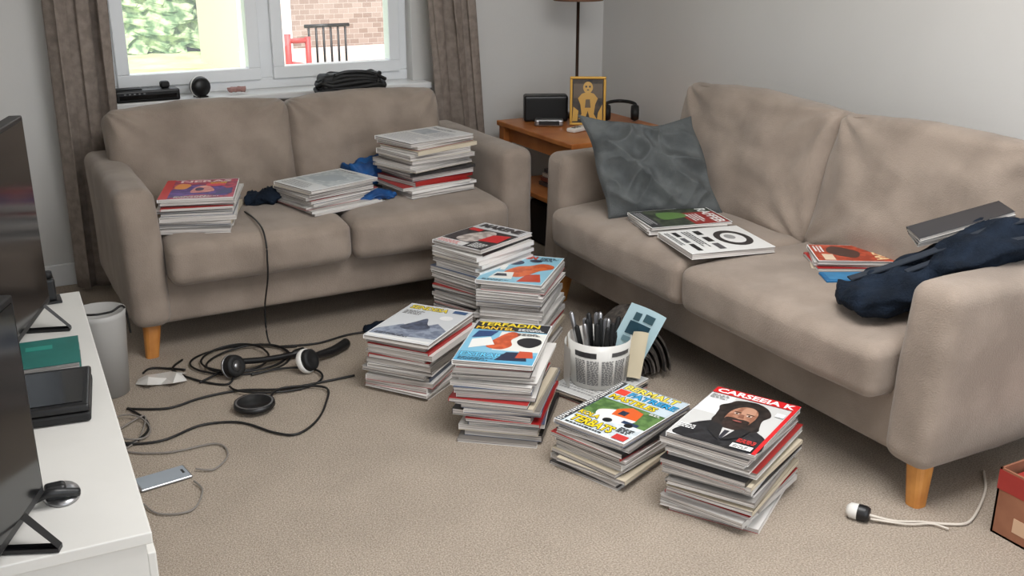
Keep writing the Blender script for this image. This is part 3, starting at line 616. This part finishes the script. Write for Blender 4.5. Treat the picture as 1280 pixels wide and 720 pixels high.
# a pile of dark magazines slumped over into an arch
mb=MB()
DK=mat('dark_pages',(88,80,74),.8,rgb2=(46,42,40),vscale=60)
for k in range(13):
    r=.03+k*.0105;n=20
    m=DK if k%3!=1 else ink([(40,38,38),(150,144,138),(70,66,62),(34,34,36)][(k//3)%4])
    V=[];F=[];off=.006*math.sin(k*2.2)
    for i in range(n+1):
        a=math.pi*(.02+.96*i/n)
        for rr_ in (0,.0085):
            for y in (-.13+.008*math.sin(k),.13+.008*math.sin(k*2)):
                V.append((math.cos(a)*(r+rr_)*.66+off,y,max(.002,.02+math.sin(a)*(r+rr_)*1.08)))
    for i in range(n):
        b=i*4;c=b+4
        F+=[[b,b+1,c+1,c],[b+2,b+3,c+3,c+2],[b,b+2,c+2,c],[b+1,b+3,c+3,c+1]]
    F+=[[0,1,3,2],[n*4,n*4+1,n*4+3,n*4+2]]
    mb.add(V,F,m,None,False)
mb.box(-.02,.02,-.12,.12,0,.045,DK)
mb.obj('bent_magazines',None,TR(2.04,2.88,0,rz=-20))

# ---------------------------------------------------------------- floor clutter
def cable(name,paths,r,m):
    mb=MB()
    for P in paths:
        P=[(p[0],p[1],p[2] if len(p)>2 else .006) for p in P]
        mb.tube(spline(P,9),r,m,n=6)
    return mb.obj(name)
def circ(cx,cy,rx,ry,a0,a1,n=10,rz=0,zz=.006):
    o=[]
    for i in range(n+1):
        a=math.radians(a0+(a1-a0)*i/n);x,y=rx*math.cos(a),ry*math.sin(a);b=math.radians(rz)
        o.append((cx+x*math.cos(b)-y*math.sin(b),cy+x*math.sin(b)+y*math.cos(b),zz+.004*math.sin(a*2)))
    return o
cable('black_cables',[
 [(.36,3.36),(.48,3.30),(.60,3.33),(.727,3.328),(.86,3.27),(.992,3.262),(1.12,3.262)],
 [(.30,3.10),(.42,3.07),(.55,3.12),(.664,3.081),(.74,2.96),(.80,2.914),(.88,2.97),(.95,3.08),(.99,3.2,.012),(.86,3.26,.014),(.79,3.20,.014)],
 [(.364,3.364),(.40,3.25),(.393,3.163),(.34,3.1),(.30,3.12)],
 circ(.80,3.60,.18,.14,0,400,16,-20),circ(.82,3.58,.15,.12,30,420,16,10,.012),circ(.78,3.60,.12,.13,0,380,14,0,.016),
 circ(.86,3.34,.16,.10,180,480,12,-10,.01),
 [(.61,3.70),(.56,3.62),(.62,3.48),(.70,3.40),(.74,3.44,.02)],
 [(.964,3.656),(1.1,3.62),(1.25,3.65),(1.42,3.62)],
 [(.46,3.64),(.50,3.67),(.6,3.60)],
 [(.79,3.63),(.74,3.56,.012),(.70,3.5,.014),(.62,3.46)],
],.0040,M_wire)
cable('black_power_cord',[[(.945,3.95,.470),(.945,3.85,.475),(.944,3.76,.474),(.943,3.69,.462),(.942,3.652,.42),(.940,3.645,.36),(.938,3.655,.28),(.93,3.70,.15),(.93,3.69,.03),(.95,3.66,.008),(1.02,3.62,.008)]],.0035,M_wire)
cable('grey_cables',[
 [(.30,2.70,.008),(.33,2.629),(.411,2.608),(.46,2.70),(.45,2.76,.01)],
 [(.30,3.20),(.40,3.26,.014),(.36,3.12),(.31,3.05),(.42,2.98),(.56,2.97),(.577,2.883),(.52,2.81),(.47,2.83,.01)],
 circ(.34,3.20,.06,.10,0,380,12,10,.012)],.0028,mat('grey_cable',(130,124,118),.5,var=.1))
def cup(mb,T):
    mb.lathe([(0,-.022),(.03,-.022),(.04,-.012),(.042,.002),(.036,.012)],M_blk,T,n=28)
    mb.lathe([(.036,.012),(.04,.016),(.038,.026),(.028,.03),(.018,.026),(0,.024)],M_blkm,T,n=28)
    mb.lathe([(.0415,-.008),(.0435,-.008),(.0435,.0),(.0415,.0)],M_met,T,n=28)
mb=MB();cup(mb,TR(.737,3.46,.043,rz=30,rx=70));mb.lathe([(0,.0245),(.02,.0275),(0,.028)],M_met,TR(.737,3.46,.043,rz=30,rx=70),n=20)
mb.tube(spline([(.76,3.48,.05),(.86,3.50,.03),(.96,3.52,.02),(1.02,3.54,.018)],6),lambda t:.016 if t>.75 else .011,M_blk,n=10);mb.obj('headphones')
mb=MB();T=TR(.985,3.385,.043,rz=40,rx=66);cup(mb,T);mb.lathe([(.0405,.008),(.0445,.006),(.0450,-.006),(.042,-.014)],M_white,T@Matrix.Translation((0,0,.0006)),n=28)
mb.tube(spline([(1.0,3.41,.04),(1.06,3.45,.03),(1.12,3.48,.024),(1.185,3.53,.022)],6),lambda t:.012+.008*t,M_blk,n=12);mb.obj('headphones')
mb=MB();mb.lathe([(0,.006),(.052,.006),(.056,.018),(.066,.018),(.068,.004),(.064,.001),(0,.001)],M_blk,TR(.735,3.165,0.012),n=40);mb.lathe([(.056,.0185),(.062,.0185)],M_met,TR(.735,3.165,0.012),n=40);mb.obj('round_charging_dock')
mb=MB();mb.box(-.04,.04,-.075,.075,0,.009,M_met,bev=.004);mb.box(-.036,.036,-.07,.07,.009,.0098,mat('phone_grey_glass',(150,158,166),.1,var=.05));mb.box(-.012,.012,.055,.062,.0099,.0105,M_blk);mb.obj('smartphone',None,TR(.375,2.825,0.001,rz=-82))
mb=MB()
out=[(-.085,-.012),(-.04,-.06),(.0,-.035),(.045,-.065),(.09,-.02),(.07,.015),(.085,.05),(.03,.045),(-.01,.07),(-.05,.03),(-.08,.035)]
V=[(x,y,.003+(.014 if i%2 else 0)) for i,(x,y) in enumerate(out)]+[(-.04,-.005,.024),(.02,.0,.010),(.055,-.005,.030)]
n=len(out);A,B,C=n,n+1,n+2
F=[[0,1,A],[1,2,A],[2,B,A],[2,3,B],[3,C,B],[3,4,C],[4,5,C],[5,6,C],[6,7,C],[7,B,C],[7,8,B],[8,9,A],[8,A,B],[9,10,A],[10,0,A]]
mb.add(V,F,ink((216,213,208)),None,False);mb.obj('crumpled_paper',None,TR(.505,3.545,.001,rz=-15))
mb=MB();bundle(mb,[(1.30,3.66,.016),(1.40,3.63,.02),(1.48,3.64,.018)],.04,.012,M_navy,4,.012);mb.obj('dark_cloth')
mb=MB();T=TR(1.985,1.72,.022,rz=120,ry=90);mb.lathe([(0,-.03),(.018,-.03),(.022,-.02),(.022,.0)],M_blk,T,n=20);mb.lathe([(.022,0),(.021,.02),(.012,.03),(0,.03)],M_white,T,n=20)
mb.tube(spline([(2.0,1.70,.02),(2.05,1.655,.01),(2.114,1.622,.006),(2.17,1.58,.006),(2.225,1.56,.006),(2.32,1.60,.006),(2.42,1.66,.006),(2.5,1.73,.006)],8),.004,M_wirew);mb.tube(spline([(2.0,1.69,.012),(2.07,1.63,.008),(2.13,1.60,.008),(2.15,1.56,.008)],6),.003,M_wirew);mb.obj('white_earphones')
mb=MB()
x0,x1,y0,y1=2.25,2.62,1.20,1.51;t=.006
mb.box(x0,x1,y0,y1,0,t,M_card);mb.box(x0,x0+t,y0,y1,0,.19,M_card);mb.box(x1-t,x1,y0,y1,0,.19,M_card);mb.box(x0,x1,y0,y0+t,0,.19,M_card);mb.box(x0,x1,y1-t,y1,0,.19,M_card)
M_rb=mat('red_print_card',(158,46,40),.5,var=.15)
mb.box(x0-.001,x0,y0+.06,y1-.06,.03,.07,ink((204,170,140)));mb.box(x0-.001,x0,y0,y1,.13,.185,M_rb);mb.box(x0-.001,x1,y1,y1+.001,.13,.185,M_rb)
mb.box(x0+.02,x1-.02,y0+.02,y1-.02,.1,.168,M_rb)
mb.box(x0+.06,x1-.08,y0+.05,y1-.05,.168,.176,ink((196,90,70)))
mb.obj('cardboard_box')

# ---------------------------------------------------------------- lights
w=bpy.data.worlds.new('w');S.world=w;w.use_nodes=True
bg=w.node_tree.nodes['Background'];bg.inputs[0].default_value=(.87,.935,1,1);bg.inputs[1].default_value=2.2
def light(name,kind,loc,rot,e,size=1,sy=None,col=(1,1,1)):
    l=bpy.data.lights.new(name,kind);l.energy=e;l.color=col
    if kind=='AREA':
        l.size=size
        if sy:l.shape='RECTANGLE';l.size_y=sy
    if kind=='SUN':l.angle=math.radians(3)
    o=bpy.data.objects.new(name,l);COL.objects.link(o);o.location=loc;o.rotation_euler=[math.radians(a) for a in rot];return o
light('sun','SUN',(0,-5,10),(32,0,-12),5.4,col=(1,.98,.96))
light('overhead_fill','AREA',(1.5,1.5,2.38),(0,0,0),60,1.3,1.3,(1,.995,.99))  # unseen area light added for soft overhead fill, not a room fixture
# ---------------------------------------------------------------- camera
c=bpy.data.cameras.new('camera');co=bpy.data.objects.new('camera',c);COL.objects.link(co)
c.sensor_width=36;c.lens=36*1300/1280;c.clip_start=.05
co.location=(0,0,1.5);co.rotation_euler=(math.radians(90-18.9),0,math.radians(-28.3))
S.camera=co
S.view_settings.view_transform='Standard'
